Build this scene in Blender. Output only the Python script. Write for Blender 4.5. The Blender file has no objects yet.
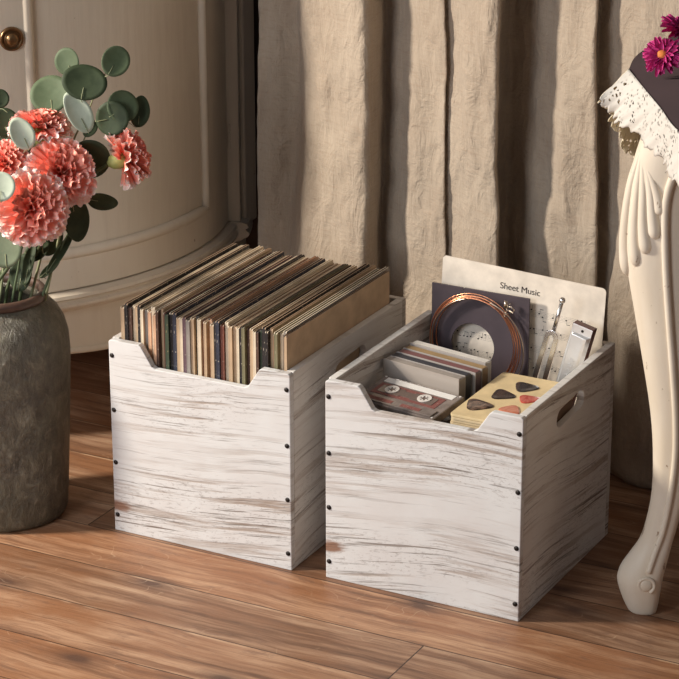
import bpy, bmesh, math, random
from math import sin, cos, pi, radians, atan2, sqrt, exp
from mathutils import Vector, Matrix, noise
random.seed(7)
sc = bpy.context.scene
col = sc.collection

# ------------------------------------------------------------------ camera
TH, PIT, ROLL, FPX = .490, .359, .002, 2492.0
RZ = Matrix.Rotation(TH, 3, 'Z')
CAM = Vector((1.527, -2.820, 1.565))
cd = bpy.data.cameras.new('camera'); cam = bpy.data.objects.new('camera', cd); col.objects.link(cam)
cd.sensor_width = 36; cd.lens = FPX / 679 * 36; cd.clip_start = .1; cd.clip_end = 50
cam.matrix_world = Matrix.Translation(CAM) @ (RZ @ Matrix.Rotation(pi / 2 - PIT, 3, 'X') @ Matrix.Rotation(-ROLL, 3, 'Z')).to_4x4()
sc.camera = cam
RIGHT = RZ @ Vector((1, 0, 0)); FWD = RZ @ Vector((0, 1, 0)); UP = Vector((0, 0, 1))

# ------------------------------------------------------------------ light and exposure
w = bpy.data.worlds.new('world'); sc.world = w; w.use_nodes = True
w.node_tree.nodes['Background'].inputs[0].default_value = (.92, .93, 1.0, 1)
w.node_tree.nodes['Background'].inputs[1].default_value = .14
def aim(o, target):
    o.rotation_euler = (Vector(target) - o.location).to_track_quat('-Z', 'Y').to_euler()
def area(name, loc, target, sx, sy, power, colr):
    l = bpy.data.lights.new(name, 'AREA'); l.shape = 'RECTANGLE'; l.size = sx; l.size_y = sy
    l.energy = power; l.color = colr
    o = bpy.data.objects.new(name, l); col.objects.link(o); o.location = loc; aim(o, target); return o
area('key_window_light', (-1.95, -1.10, 1.62), (-.1, .1, .15), .26, .34, 100, (1, .915, .80))
area('front_fill_light', (-.75, -2.75, 1.35), (-.1, .1, .2), 1.2, 1.3, 38, (.92, .95, 1.0))
sc.view_settings.view_transform = 'Standard'
sc.view_settings.look = 'None'
sc.view_settings.exposure = 0.0
sc.view_settings.gamma = 1.0
sc.view_settings.use_curve_mapping = False

# ------------------------------------------------------------------ tagging helpers
def tag(o, label, cat, group=None, kind=None):
    o['label'] = label; o['category'] = cat
    if group: o['group'] = group
    if kind: o['kind'] = kind
    return o
def thing(name, loc, label, cat, group=None, rz=0):
    o = bpy.data.objects.new(name, None); col.objects.link(o); o.location = loc; o.rotation_euler = (0, 0, rz)
    o.empty_display_size = .02
    return tag(o, label, cat, group)
def structure(o):
    o['kind'] = 'structure'; return o

# ------------------------------------------------------------------ mesh helpers
class MB:
    def __init__(s): s.v = []; s.f = []; s.m = []; s.c = []
    def vert(s, p, c=0.0): s.v.append(tuple(p)); s.c.append(c); return len(s.v) - 1
    def face(s, idx, m=0): s.f.append(tuple(idx)); s.m.append(m)
    def box(s, x0, y0, z0, x1, y1, z1, m=0, xf=None):
        P = [Vector((x, y, z)) for z in (z0, z1) for x, y in ((x0, y0), (x1, y0), (x1, y1), (x0, y1))]
        if xf: P = [xf @ p for p in P]
        b = [s.vert(p) for p in P]
        for q in ((3, 2, 1, 0), (4, 5, 6, 7), (0, 1, 5, 4), (1, 2, 6, 5), (2, 3, 7, 6), (3, 0, 4, 7)):
            s.face([b[i] for i in q], m)
    def grid(s, fn, nu, nv, m=0, closeu=False, cfn=None):
        idx = [[s.vert(fn(i / nu, j / nv), cfn(i / nu, j / nv) if cfn else 0) for j in range(nv + 1)] for i in range(nu if closeu else nu + 1)]
        for i in range(nu):
            a = idx[i]; b = idx[(i + 1) % len(idx)]
            for j in range(nv): s.face((a[j], b[j], b[j + 1], a[j + 1]), m)
        return idx
    def lathe(s, prof, seg=48, c=(0, 0, 0), m=0, a0=0, a1=2 * pi):
        full = abs(a1 - a0 - 2 * pi) < 1e-6
        c = Vector(c); rings = []
        n = seg if full else seg + 1
        for k in range(n):
            a = a0 + (a1 - a0) * k / seg
            rings.append([s.vert(c + Vector((r * cos(a), r * sin(a), z))) for r, z in prof])
        for k in range(seg):
            A, B = rings[k], rings[(k + 1) % n]
            for j in range(len(prof) - 1): s.face((A[j], B[j], B[j + 1], A[j + 1]), m)
        return rings
    def tube(s, path, rad, seg=8, m=0, caps=True, closed=False):
        path = [Vector(p) for p in path]; n = len(path)
        R = rad if callable(rad) else (lambda t: rad)
        rings = []; prev = None
        for i, p in enumerate(path):
            if closed: d = path[(i + 1) % n] - path[i - 1]
            else: d = path[min(i + 1, n - 1)] - path[max(i - 1, 0)]
            d.normalize()
            if prev is None:
                u = d.orthogonal().normalized()
            else:
                u = prev - d * prev.dot(d)
                u = u.normalized() if u.length > 1e-6 else d.orthogonal().normalized()
            prev = u; w_ = d.cross(u); r = R(i / max(1, n - 1))
            rings.append([s.vert(p + (u * cos(2 * pi * k / seg) + w_ * sin(2 * pi * k / seg)) * r) for k in range(seg)])
        for i in range(n if closed else n - 1):
            A, B = rings[i], rings[(i + 1) % n]
            for k in range(seg): s.face((A[k], A[(k + 1) % seg], B[(k + 1) % seg], B[k]), m)
        if caps and not closed: s.face(rings[0][::-1], m); s.face(rings[-1], m)
    def ellipsoid(s, c, ax, seg=16, rng=10, m=0):
        c = Vector(c)
        def fn(u, v):
            a = 2 * pi * u; b = pi * v
            return c + ax[0] * (sin(b) * cos(a)) + ax[1] * (sin(b) * sin(a)) + ax[2] * cos(b)
        s.grid(fn, seg, rng, m, closeu=True)
    def build(s, name, mats, parent=None, smooth=False, bevel=0, subsurf=0, solid=0, origin=None, weld=True):
        me = bpy.data.meshes.new(name)
        o3 = Vector(origin) if origin else Vector((0, 0, 0))
        me.from_pydata([tuple(Vector(p) - o3) for p in s.v], [], s.f); me.update()
        if not isinstance(mats, (list, tuple)): mats = [mats]
        for m in mats: me.materials.append(m)
        for p, m in zip(me.polygons, s.m): p.material_index = m; p.use_smooth = smooth
        if any(s.c):
            at = me.attributes.new('tone', 'FLOAT', 'POINT')
            at.data.foreach_set('value', s.c)
        bm = bmesh.new(); bm.from_mesh(me)
        if weld: bmesh.ops.remove_doubles(bm, verts=bm.verts, dist=1e-6)
        bmesh.ops.recalc_face_normals(bm, faces=bm.faces); bm.to_mesh(me); bm.free()
        o = bpy.data.objects.new(name, me); col.objects.link(o)
        o.location = o3
        if parent is not None: o.parent = parent
        if solid:
            md = o.modifiers.new('solid', 'SOLIDIFY'); md.thickness = solid; md.offset = 0
        if bevel:
            md = o.modifiers.new('bevel', 'BEVEL'); md.width = bevel; md.segments = 2; md.limit_method = 'ANGLE'; md.angle_limit = radians(40)
        if subsurf:
            md = o.modifiers.new('sub', 'SUBSURF'); md.levels = subsurf; md.render_levels = subsurf
        return o
def prism(loops, axis, a, b, name, mats, parent=None, bevel=0, xf=None):
    """outline loops (first outer, rest holes) in a plane, extruded along axis from a to b"""
    bm = bmesh.new(); edges = []
    def P(p, q):
        v = {'y': (p[0], q, p[1]), 'x': (q, p[0], p[1]), 'z': (p[0], p[1], q)}[axis]
        return xf @ Vector(v) if xf else Vector(v)
    for lp in loops:
        vs = [bm.verts.new(P(p, a)) for p in lp]
        for i in range(len(vs)): edges.append(bm.edges.new((vs[i], vs[(i + 1) % len(vs)])))
    g = bmesh.ops.triangle_fill(bm, edges=edges, use_beauty=True, use_dissolve=False)
    fs = [f for f in g['geom'] if isinstance(f, bmesh.types.BMFace)]
    e = bmesh.ops.extrude_face_region(bm, geom=fs)
    dv = P((0, 0), b) - P((0, 0), a)
    bmesh.ops.translate(bm, verts=[v for v in e['geom'] if isinstance(v, bmesh.types.BMVert)], vec=dv)
    bmesh.ops.recalc_face_normals(bm, faces=bm.faces)
    bmesh.ops.dissolve_limit(bm, angle_limit=.001, verts=bm.verts, edges=bm.edges)
    me = bpy.data.meshes.new(name); bm.to_mesh(me); bm.free()
    for m in (mats if isinstance(mats, (list, tuple)) else [mats]): me.materials.append(m)
    o = bpy.data.objects.new(name, me); col.objects.link(o)
    if parent is not None: o.parent = parent
    if bevel:
        md = o.modifiers.new('bevel', 'BEVEL'); md.width = bevel; md.segments = 2; md.limit_method = 'ANGLE'; md.angle_limit = radians(40)
    return o
def spline(P, n):
    P = [Vector(p) for p in P]; out = []
    Q = [P[0] * 2 - P[1]] + P + [P[-1] * 2 - P[-2]]
    for i in range(1, len(Q) - 2):
        a, b, c, d = Q[i - 1:i + 3]
        for k in range(n):
            t = k / n
            out.append(.5 * ((2 * b) + (c - a) * t + (2 * a - 5 * b + 4 * c - d) * t * t + (3 * b - a - 3 * c + d) * t ** 3))
    out.append(P[-1]); return out
def lerp_table(T, x):
    if x <= T[0][0]: return T[0][1:]
    for p, q in zip(T, T[1:]):
        if x <= q[0]:
            t = (x - p[0]) / (q[0] - p[0]); return tuple(p[i] + (q[i] - p[i]) * t for i in range(1, len(p)))
    return T[-1][1:]

# ------------------------------------------------------------------ material helpers
class NT:
    def __init__(s, name):
        s.m = bpy.data.materials.new(name); s.m.use_nodes = True; s.t = s.m.node_tree; s.b = s.t.nodes['Principled BSDF']
    def n(s, typ, ins=None, **kw):
        nd = s.t.nodes.new('ShaderNode' + typ)
        for k, v in kw.items(): setattr(nd, k, v)
        for k, v in (ins or {}).items(): s.put(nd, k, v)
        return nd
    def put(s, nd, k, v):
        if isinstance(v, tuple) and len(v) == 2 and hasattr(v[0], 'outputs'): s.t.links.new(v[0].outputs[v[1]], nd.inputs[k])
        elif hasattr(v, 'outputs'): s.t.links.new(v.outputs[0], nd.inputs[k])
        else: nd.inputs[k].default_value = v
    def set(s, **kw):
        for k, v in kw.items(): s.put(s.b, k.replace('_', ' '), v)
    def obj(s, scale=(1, 1, 1), rot=(0, 0, 0), loc=(0, 0, 0)):
        tc = s.n('TexCoord'); return s.n('Mapping', {'Vector': (tc, 'Object'), 'Scale': scale, 'Rotation': rot, 'Location': loc})
    def noise(s, vec, scale, detail=4, rough=.55, dist=0):
        return s.n('TexNoise', {'Vector': vec, 'Scale': scale, 'Detail': detail, 'Roughness': rough, 'Distortion': dist})
    def ramp(s, fac, stops):
        r = s.n('ValToRGB', {'Fac': fac}); el = r.color_ramp.elements
        while len(el) > 1: el.remove(el[-1])
        for i, (p, c) in enumerate(stops):
            e = el[0] if i == 0 else el.new(p)
            e.position = p; e.color = (c, c, c, 1) if isinstance(c, (int, float)) else (*c, 1)
        return r
    def mix(s, fac, a, b, mode='MIX'):
        nd = s.n('MixRGB', blend_type=mode)
        for k, v in (('Fac', fac), ('Color1', a), ('Color2', b)):
            if isinstance(v, tuple) and not hasattr(v[0], 'outputs') and len(v) == 3: v = (*v, 1)
            s.put(nd, k, v)
        return nd
    def math(s, op, a, b=0.0, clamp=False):
        nd = s.n('Math', operation=op, use_clamp=clamp); s.put(nd, 0, a); s.put(nd, 1, b); return nd
    def bump(s, h, dist=.001, strength=1.0, normal=None):
        b = s.n('Bump', {'Height': h, 'Distance': dist, 'Strength': strength})
        if normal: s.put(b, 'Normal', normal)
        return b
def plain(name, c, rough=.6, metal=0, var=.0, scale=40, bump=0, spec=None, coat=0):
    t = NT(name)
    if var:
        nz = t.noise(t.obj(), scale, 4)
        t.set(Base_Color=t.mix(t.ramp(nz, [(.3, 0.0), (.7, 1.0)]), tuple(x * (1 - var) for x in c), tuple(min(1, x * (1 + var)) for x in c)))
        if bump: t.set(Normal=t.bump(nz, bump))
    else: t.set(Base_Color=(*c, 1))
    t.set(Roughness=rough, Metallic=metal)
    if spec is not None: t.b.inputs['Specular IOR Level'].default_value = spec
    if coat: t.b.inputs['Coat Weight'].default_value = coat
    return t.m

def whitewash(seed, white=(.69, .69, .685), axis='x', wear=1.25):
    """white painted board: long arched grain lines, patches where grey-brown wood shows"""
    t = NT('whitewashed_wood_' + str(seed)); tc = t.n('TexCoord'); sx = t.n('SeparateXYZ', {'Vector': (tc, 'Object')})
    along = (sx, 'X') if axis == 'x' else (sx, 'Y'); z = (sx, 'Z')
    # arching: board figure rises and falls along the length
    u2 = t.math('MULTIPLY', t.math('SINE', t.math('ADD', t.math('MULTIPLY', along, 8.0), 0.6 + seed)), .016)
    zz = t.math('ADD', z, u2)
    v = t.n('CombineXYZ', {'X': along, 'Y': seed * 3.7, 'Z': zz})
    warp = t.noise(v, 3.6, 2, .5)
    zz2 = t.math('ADD', zz, t.math('MULTIPLY', t.math('SUBTRACT', (warp, 0), .5), .026))
    g = t.n('CombineXYZ', {'X': t.math('MULTIPLY', along, 3.8), 'Y': seed * 1.3, 'Z': t.math('MULTIPLY', zz2, 85)})
    grain = t.noise(g, 1.0, 6, .62)
    g2 = t.n('CombineXYZ', {'X': t.math('MULTIPLY', along, 6), 'Y': seed * 2.1 + 5, 'Z': t.math('MULTIPLY', zz2, 230)})
    fine = t.noise(g2, 1.0, 4, .65)
    patch = t.noise(t.n('CombineXYZ', {'X': t.math('MULTIPLY', along, 2.6), 'Y': seed * 5.1, 'Z': t.math('MULTIPLY', zz2, 9)}), 1.0, 3, .5)
    chips = t.noise(t.n('CombineXYZ', {'X': t.math('MULTIPLY', along, 55), 'Y': seed, 'Z': t.math('MULTIPLY', zz2, 190)}), 1.0, 5, .7)
    pm = t.ramp(patch, [(.40, 0.0), (.60, 1.0)])
    streak = t.ramp(grain, [(.52, 0.0), (.62, 1.0), (.66, .55), (.72, 1.0)])
    fl = t.ramp(fine, [(.585, 0.0), (.65, 1.0)])
    ch = t.ramp(chips, [(.58, 0.0), (.66, 1.0)])
    m1 = t.math('MULTIPLY', (streak, 0), t.math('ADD', t.math('MULTIPLY', (pm, 0), .65 * wear), .10))
    m2 = t.math('MULTIPLY', (fl, 0), t.math('ADD', t.math('MULTIPLY', (pm, 0), .6 * wear), .22))
    m3 = t.math('MULTIPLY', t.math('MULTIPLY', (ch, 0), (pm, 0)), .38 * wear)
    c = t.mix(t.ramp(t.noise(v, 14, 3), [(.35, 0.0), (.7, 1.0)]), white, tuple(x * f_ for x, f_ in zip(white, (.93, .90, .89))))
    c = t.mix(m1, c, (.33, .245, .19))
    c = t.mix(m2, c, (.20, .16, .135))
    c = t.mix(m3, c, (.24, .20, .18))
    fk = t.noise(t.n('CombineXYZ', {'X': t.math('MULTIPLY', along, 130), 'Y': seed * 1.9, 'Z': t.math('MULTIPLY', zz2, 300)}), 1.0, 4, .7)
    c = t.mix(t.math('MULTIPLY', t.ramp(fk, [(.56, 0.0), (.64, .5)]), t.ramp(patch, [(.47, 0.0), (.56, 1.0)])), c, (.30, .26, .24))
    kn = t.n('Mapping', {'Vector': v, 'Location': (-.008, 0, -.125), 'Scale': (1, 0, 2.2)})
    kd = t.n('VectorMath', {0: (kn, 0)}, operation='LENGTH')
    kk = t.math('ADD', (kd, 'Value'), t.math('MULTIPLY', (chips, 0), .030))
    if axis == 'x':
        km = t.ramp(kk, [(.028, 1.0), (.040, 0.0)])
        c = t.mix(km, c, (.27, .15, .10))
    h = t.math('SUBTRACT', 1.0, t.math('ADD', m1, t.math('ADD', m2, m3)), True)
    t.set(Base_Color=c, Roughness=.72, Normal=t.bump(h, .0008, .8))
    return t.m

def floor_mat():
    t = NT('old_pine_boards'); tc = t.n('TexCoord')
    PWID = .1125
    mp = t.n('Mapping', {'Vector': (tc, 'Object'), 'Location': (.43, .0115, 0)})
    sx = t.n('SeparateXYZ', {'Vector': mp})
    row = t.math('FLOOR', t.math('DIVIDE', (sx, 'Y'), PWID))
    fr = t.math('FRACT', t.math('DIVIDE', (sx, 'Y'), PWID))
    # board ends: every board has its own offset
    off = t.math('FRACT', t.math('MULTIPLY', t.math('ADD', row, 3.0), .618))
    xl = t.math('DIVIDE', t.math('ADD', (sx, 'X'), t.math('ADD', .348, t.math('MULTIPLY', off, 2.6))), 2.6)
    idx = t.math('FLOOR', xl); fx = t.math('FRACT', xl)
    wn = t.n('TexWhiteNoise', {'Vector': t.n('CombineXYZ', {'X': idx, 'Y': row, 'Z': 3.0})})
    shift = t.math('MULTIPLY', (wn, 'Value'), 9)
    v = t.n('CombineXYZ', {'X': (sx, 'X'), 'Y': (sx, 'Y'), 'Z': shift})
    warp = t.noise(v, 4.5, 3, .5)
    yw = t.math('ADD', (sx, 'Y'), t.math('MULTIPLY', t.math('SUBTRACT', (warp, 0), .5), .038))
    g = t.n('CombineXYZ', {'X': t.math('MULTIPLY', (sx, 'X'), 3.4), 'Y': t.math('MULTIPLY', yw, 62), 'Z': shift})
    grain = t.noise(g, 1.0, 7, .6)
    g2 = t.n('CombineXYZ', {'X': t.math('MULTIPLY', (sx, 'X'), 9), 'Y': t.math('MULTIPLY', yw, 330), 'Z': shift})
    fine = t.noise(g2, 1.0, 5, .75)
    blot = t.noise(t.n('CombineXYZ', {'X': t.math('MULTIPLY', (sx, 'X'), 5), 'Y': t.math('MULTIPLY', yw, 14), 'Z': shift}), 1.0, 5, .6)
    c = t.ramp(grain, [(.30, (.11, .055, .032)), (.42, (.25, .135, .078)), (.54, (.40, .24, .147)), (.72, (.54, .365, .24))])
    c = t.mix(t.ramp(blot, [(.38, .85), (.56, 0.0)]), c, (.27, .125, .06))
    c = t.mix(t.ramp(fine, [(.50, 0.0), (.66, .70)]), c, (.17, .075, .035))
    tint = t.ramp((wn, 'Value'), [(0.0, (.76, .72, .70)), (.5, (1, 1, 1)), (1.0, (1.12, 1.02, .93))])
    c = t.mix(1.0, c, tint, 'MULTIPLY')
    # knots
    vor = t.n('TexVoronoi', {'Vector': t.n('CombineXYZ', {'X': t.math('MULTIPLY', (sx, 'X'), 2.7), 'Y': t.math('MULTIPLY', yw, 6.0), 'Z': 0.0}), 'Scale': 1.0}, voronoi_dimensions='2D')
    kd = t.math('ADD', (vor, 'Distance'), t.math('MULTIPLY', (blot, 0), .16))
    c = t.mix(t.ramp(kd, [(.11, .9), (.15, .45), (.24, 0.0)]), c, (.09, .045, .03))
    # scratches
    sc1 = t.n('TexWave', {'Vector': t.n('Mapping', {'Vector': (tc, 'Object'), 'Rotation': (0, 0, .9)}), 'Scale': 6.0, 'Distortion': 30.0, 'Detail': 3.0, 'Detail Scale': 1.2})
    scr = t.math('MULTIPLY', t.ramp(sc1, [(.992, 0.0), (1.0, .45)]), t.ramp(t.noise(v, 12, 3), [(.56, 0.0), (.64, .6)]))
    c = t.mix(scr, c, (.75, .56, .38))
    e1 = t.math('LESS_THAN', fr, .014); e2 = t.math('LESS_THAN', fx, .0007)
    seam = t.math('MAXIMUM', e1, e2)
    pale = t.math('MULTIPLY', t.math('MULTIPLY', t.math('GREATER_THAN', fr, .965), t.ramp(t.noise(v, 9, 3), [(.5, 0.0), (.6, 1.0)])), .5)
    c = t.mix(pale, c, (.66, .46, .30))
    c = t.mix(seam, c, (.035, .017, .01))
    dk = t.noise(t.n('CombineXYZ', {'X': t.math('MULTIPLY', (sx, 'X'), 16), 'Y': t.math('MULTIPLY', yw, 60), 'Z': shift}), 1.0, 6, .75)
    c = t.mix(t.ramp(dk, [(.54, 0.0), (.66, .55)]), c, (.16, .085, .055))
    h = t.math('ADD', t.math('MULTIPLY', (grain, 0), .5), t.math('ADD', t.math('MULTIPLY', (fine, 0), .35), t.math('MULTIPLY', seam, -2.0)))
    rg = t.ramp(blot, [(.3, .36), (.7, .52)])
    t.set(Base_Color=c, Roughness=rg, Normal=t.bump(h, .0013, .7))
    return t.m

def linen_mat():
    t = NT('washed_linen'); ob = t.obj()
    big = t.noise(t.obj((3, 3, 1.2)), 4, 4, .6)
    wr = t.noise(t.obj((1.3, 1.3, .8)), 20, 5, .6, .8)
    wx = t.n('TexWave', {'Vector': t.obj((1, .35, 0)), 'Scale': 210.0, 'Distortion': 5.0, 'Detail': 2.0, 'Detail Scale': 3.0})
    wz = t.n('TexWave', {'Vector': ob, 'Scale': 190.0, 'Distortion': 5.0, 'Detail': 2.0, 'Detail Scale': 3.0}, bands_direction='Z')
    slub = t.noise(t.obj((12, 12, 90)), 3, 3, .6)
    slub2 = t.noise(t.obj((160, 160, 8)), 3, 3, .6)
    weave = t.math('ADD', (wx, 1), (wz, 1))
    c = t.mix(t.ramp(big, [(.35, 0.0), (.68, 1.0)]), (.40, .315, .235), (.50, .41, .315))
    c = t.mix(t.math('MULTIPLY', t.ramp(slub, [(.52, 0.0), (.72, 1.0)]), .35), c, (.33, .225, .155))
    c = t.mix(t.math('MULTIPLY', t.ramp(slub2, [(.52, 0.0), (.72, 1.0)]), .35), c, (.60, .51, .40))
    h = t.math('ADD', t.math('MULTIPLY', weave, .05), t.math('ADD', t.math('MULTIPLY', (wr, 0), 2.2), t.math('MULTIPLY', (slub, 0), .2)))
    t.set(Base_Color=c, Roughness=.9, Normal=t.bump(h, .0065, .85))
    t.b.inputs['Sheen Weight'].default_value = .15
    return t.m

def painted_cabinet():
    t = NT('aged_cream_paint'); nz = t.noise(t.obj(), 3.5, 4); st = t.noise(t.obj((14, 14, 1.2)), 6, 4)
    sp = t.noise(t.obj(), 90, 2, .5)
    c = t.mix(t.ramp(nz, [(.35, 0.0), (.7, 1.0)]), (.62, .54, .43), (.70, .62, .505))
    c = t.mix(t.math('MULTIPLY', t.ramp(st, [(.5, 0.0), (.75, 1.0)]), .25), c, (.50, .40, .31))
    c = t.mix(t.ramp(sp, [(.76, 0.0), (.79, .7)]), c, (.25, .16, .10))
    t.set(Base_Color=c, Roughness=.5, Normal=t.bump(st, .0006)); return t.m

def ceramic():
    t = NT('mottled_stoneware'); a = t.noise(t.obj((1, 1, .7)), 44, 8, .74, .5); b = t.noise(t.obj(), 7, 3)
    f = t.noise(t.obj((1, 1, .45)), 120, 5, .7)
    c = t.ramp(a, [(.32, (.055, .046, .034)), (.50, (.125, .108, .078)), (.60, (.20, .18, .13)), (.74, (.36, .34, .27))])
    c = t.mix(t.math('MULTIPLY', t.ramp(b, [(.45, 0.0), (.62, 1.0)]), .35), c, (.10, .10, .062))
    c = t.mix(t.ramp(f, [(.56, 0.0), (.68, .6)]), c, (.30, .26, .19))
    t.set(Base_Color=c, Roughness=.34, Normal=t.bump(t.math('ADD', (a, 0), t.math('MULTIPLY', (f, 0), .8)), .006, 1.0)); return t.m

def distressed(name, base=(.78, .70, .585)):
    t = NT(name); n1 = t.noise(t.obj((1, 1, .3)), 20, 5); n2 = t.noise(t.obj((1, 1, .5)), 75, 4, .6)
    c = t.mix(t.ramp(n1, [(.35, 0.0), (.7, 1.0)]), base, tuple(x * f_ for x, f_ in zip(base, (.90, .86, .79))))
    c = t.mix(t.ramp(n2, [(.67, 0.0), (.71, .85)]), c, (.27, .17, .10))
    t.set(Base_Color=c, Roughness=.48, Normal=t.bump(n1, .0008)); return t.m

def leaf_mat(name, a, b):
    t = NT(name); n1 = t.noise(t.obj(), 60, 3)
    t.set(Base_Color=t.mix(t.ramp(n1, [(.3, 0.0), (.7, 1.0)]), a, b), Roughness=.62)
    t.b.inputs['Specular IOR Level'].default_value = .3
    return t.m

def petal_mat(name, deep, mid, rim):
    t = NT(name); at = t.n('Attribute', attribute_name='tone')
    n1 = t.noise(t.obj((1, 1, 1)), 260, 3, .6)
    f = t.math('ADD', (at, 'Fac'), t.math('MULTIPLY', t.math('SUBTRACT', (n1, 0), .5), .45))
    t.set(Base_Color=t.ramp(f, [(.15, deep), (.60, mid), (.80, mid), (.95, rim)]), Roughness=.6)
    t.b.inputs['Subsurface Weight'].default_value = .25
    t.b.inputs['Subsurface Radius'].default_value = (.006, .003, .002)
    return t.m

def lace_mat(name, c):
    t = NT(name); ob = t.obj()
    v = t.n('TexVoronoi', {'Vector': ob, 'Scale': 150.0}, feature='DISTANCE_TO_EDGE')
    n1 = t.noise(ob, 45, 3)
    hole = t.math('MULTIPLY', t.math('GREATER_THAN', (v, 'Distance'), .24), t.math('GREATER_THAN', (n1, 0), .50))
    t.set(Base_Color=(*c, 1), Roughness=.9, Alpha=t.math('SUBTRACT', 1.0, hole), Normal=t.bump((v, 'Distance'), .002, -1.0)); return t.m

M_floor = floor_mat(); M_linen = linen_mat(); M_cab = painted_cabinet(); M_vase = ceramic()
M_leg = distressed('distressed_ivory_paint')
M_wall = plain('brown_wall', (.10, .062, .045), .8, var=.2, scale=6)
M_screw = plain('blackened_screw', (.025, .020, .018), .45, .6)
M_front = [whitewash(1), whitewash(2)]
M_side = [whitewash(3, (.72, .70, .67), 'y', 1.1), whitewash(4, (.74, .72, .69), 'y', 1.15)]
M_back = whitewash(5, (.62, .59, .55))

# ------------------------------------------------------------------ setting
def slab(name, x0, y0, z0, x1, y1, z1, m, bev=0):
    b = MB(); b.box(x0, y0, z0, x1, y1, z1); return structure(b.build(name, m, bevel=bev))
slab('floor', -3.2, -3.2, -.04, 3.2, .80, 0, M_floor)
slab('wall_back', -3.2, .80, -.04, 3.2, .88, 2.4, M_wall)
slab('baseboard_back', -3.2, .782, 0, 3.2, .80, .10, M_wall, .003)

# ------------------------------------------------------------------ linen curtain
def make_curtain():
    P = [(-0.4689, 0.66), (-0.4389, 0.655), (-0.3983, 0.66), (-0.3642, 0.6), (-0.3262, 0.545), (-0.2514, 0.5), (-0.2139, 0.485), (-0.1946, 0.49), (-0.1934, 0.53), (-0.2021, 0.57), (-0.1749, 0.56), (-0.1158, 0.525), (-0.0708, 0.5), (-0.0754, 0.515), (-0.0164, 0.48), (0.0277, 0.465), (0.0367, 0.475), (0.0085, 0.53), (0.0034, 0.585), (0.0388, 0.575), (0.1021, 0.53), (0.1694, 0.495), (0.1929, 0.49), (0.1802, 0.52), (0.1854, 0.535), (0.2515, 0.495), (0.2956, 0.48), (0.3306, 0.475), (0.3545, 0.5), (0.3574, 0.54)]
    S = spline([(x, y, 0) for x, y in P], 10); n = len(S) - 1
    b = MB(); H = 1.55; nz = 150
    def fn(u, v):
        i = u * n; k = min(int(i), n - 1); p = S[k].lerp(S[k + 1], i - k); z = H * v
        low = max(0, 1 - z / .75)
        yc = .535
        y = yc + (p.y - yc) * (1 - .30 * low)
        x = p.x + .014 * sin(z * 5.0 + p.x * 9) * low + .010 * (noise.noise(Vector((p.x * 5, 1.3, z * 3.1))))
        y += .014 * noise.noise(Vector((p.x * 9, 4.0, z * 3.4))) + .0075 * noise.noise(Vector((p.x * 26, 2.0, z * 11))) + .003 * noise.noise(Vector((p.x * 70, 5.0, z * 40)))
        # the lower right of the cloth bellies outwards and gathers at the floor
        g = exp(-((p.x - .245) / .055) ** 2) * exp(-((z - .15) / .13) ** 2)
        y -= .035 * g; x += .03 * g * sin(z * 14)
        zz = z + .003 if z > .02 else .003 + max(0, z)
        zz += .004 * sin(p.x * 40) * (1 if z < .02 else 0) + (.004 if z < .02 else 0)
        x = max(x, -.497)
        return Vector((x, y, zz))
    b.grid(fn, 320, nz)
    o = b.build('linen_curtain', M_linen, smooth=True, solid=.0012, weld=False)
    return tag(o, 'beige washed linen curtain hanging in deep folds behind the crates', 'curtain')
make_curtain()

# ------------------------------------------------------------------ bow-fronted cabinet
CC = Vector((-1.002, .525, 0)); D2 = radians
def arcbox(b, r0, r1, a0, a1, z0, z1, n=24, m=0):
    """curved slab; z0/z1 may be functions of the angle"""
    f0 = z0 if callable(z0) else (lambda a: z0); f1 = z1 if callable(z1) else (lambda a: z1)
    sec = []
    for k in range(n + 1):
        a = D2(a0 + (a1 - a0) * k / n)
        sec.append([b.vert((r * cos(a), r * sin(a), z)) for r, z in ((r0, f0(a)), (r1, f0(a)), (r1, f1(a)), (r0, f1(a)))])
    for A, B in zip(sec, sec[1:]):
        for j in range(4): b.face((A[j], B[j], B[(j + 1) % 4], A[(j + 1) % 4]), m)
    b.face(sec[0], m); b.face(sec[-1][::-1], m)
def arcprofile(b, prof, a0, a1, n=48):
    sec = []
    for k in range(n + 1):
        a = D2(a0 + (a1 - a0) * k / n); sec.append([b.vert((r * cos(a), r * sin(a), z)) for r, z in prof])
    N = len(prof)
    for A, B in zip(sec, sec[1:]):
        for j in range(N): b.face((A[j], B[j], B[(j + 1) % N], A[(j + 1) % N]))
    b.face(sec[0]); b.face(sec[-1][::-1])
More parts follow.
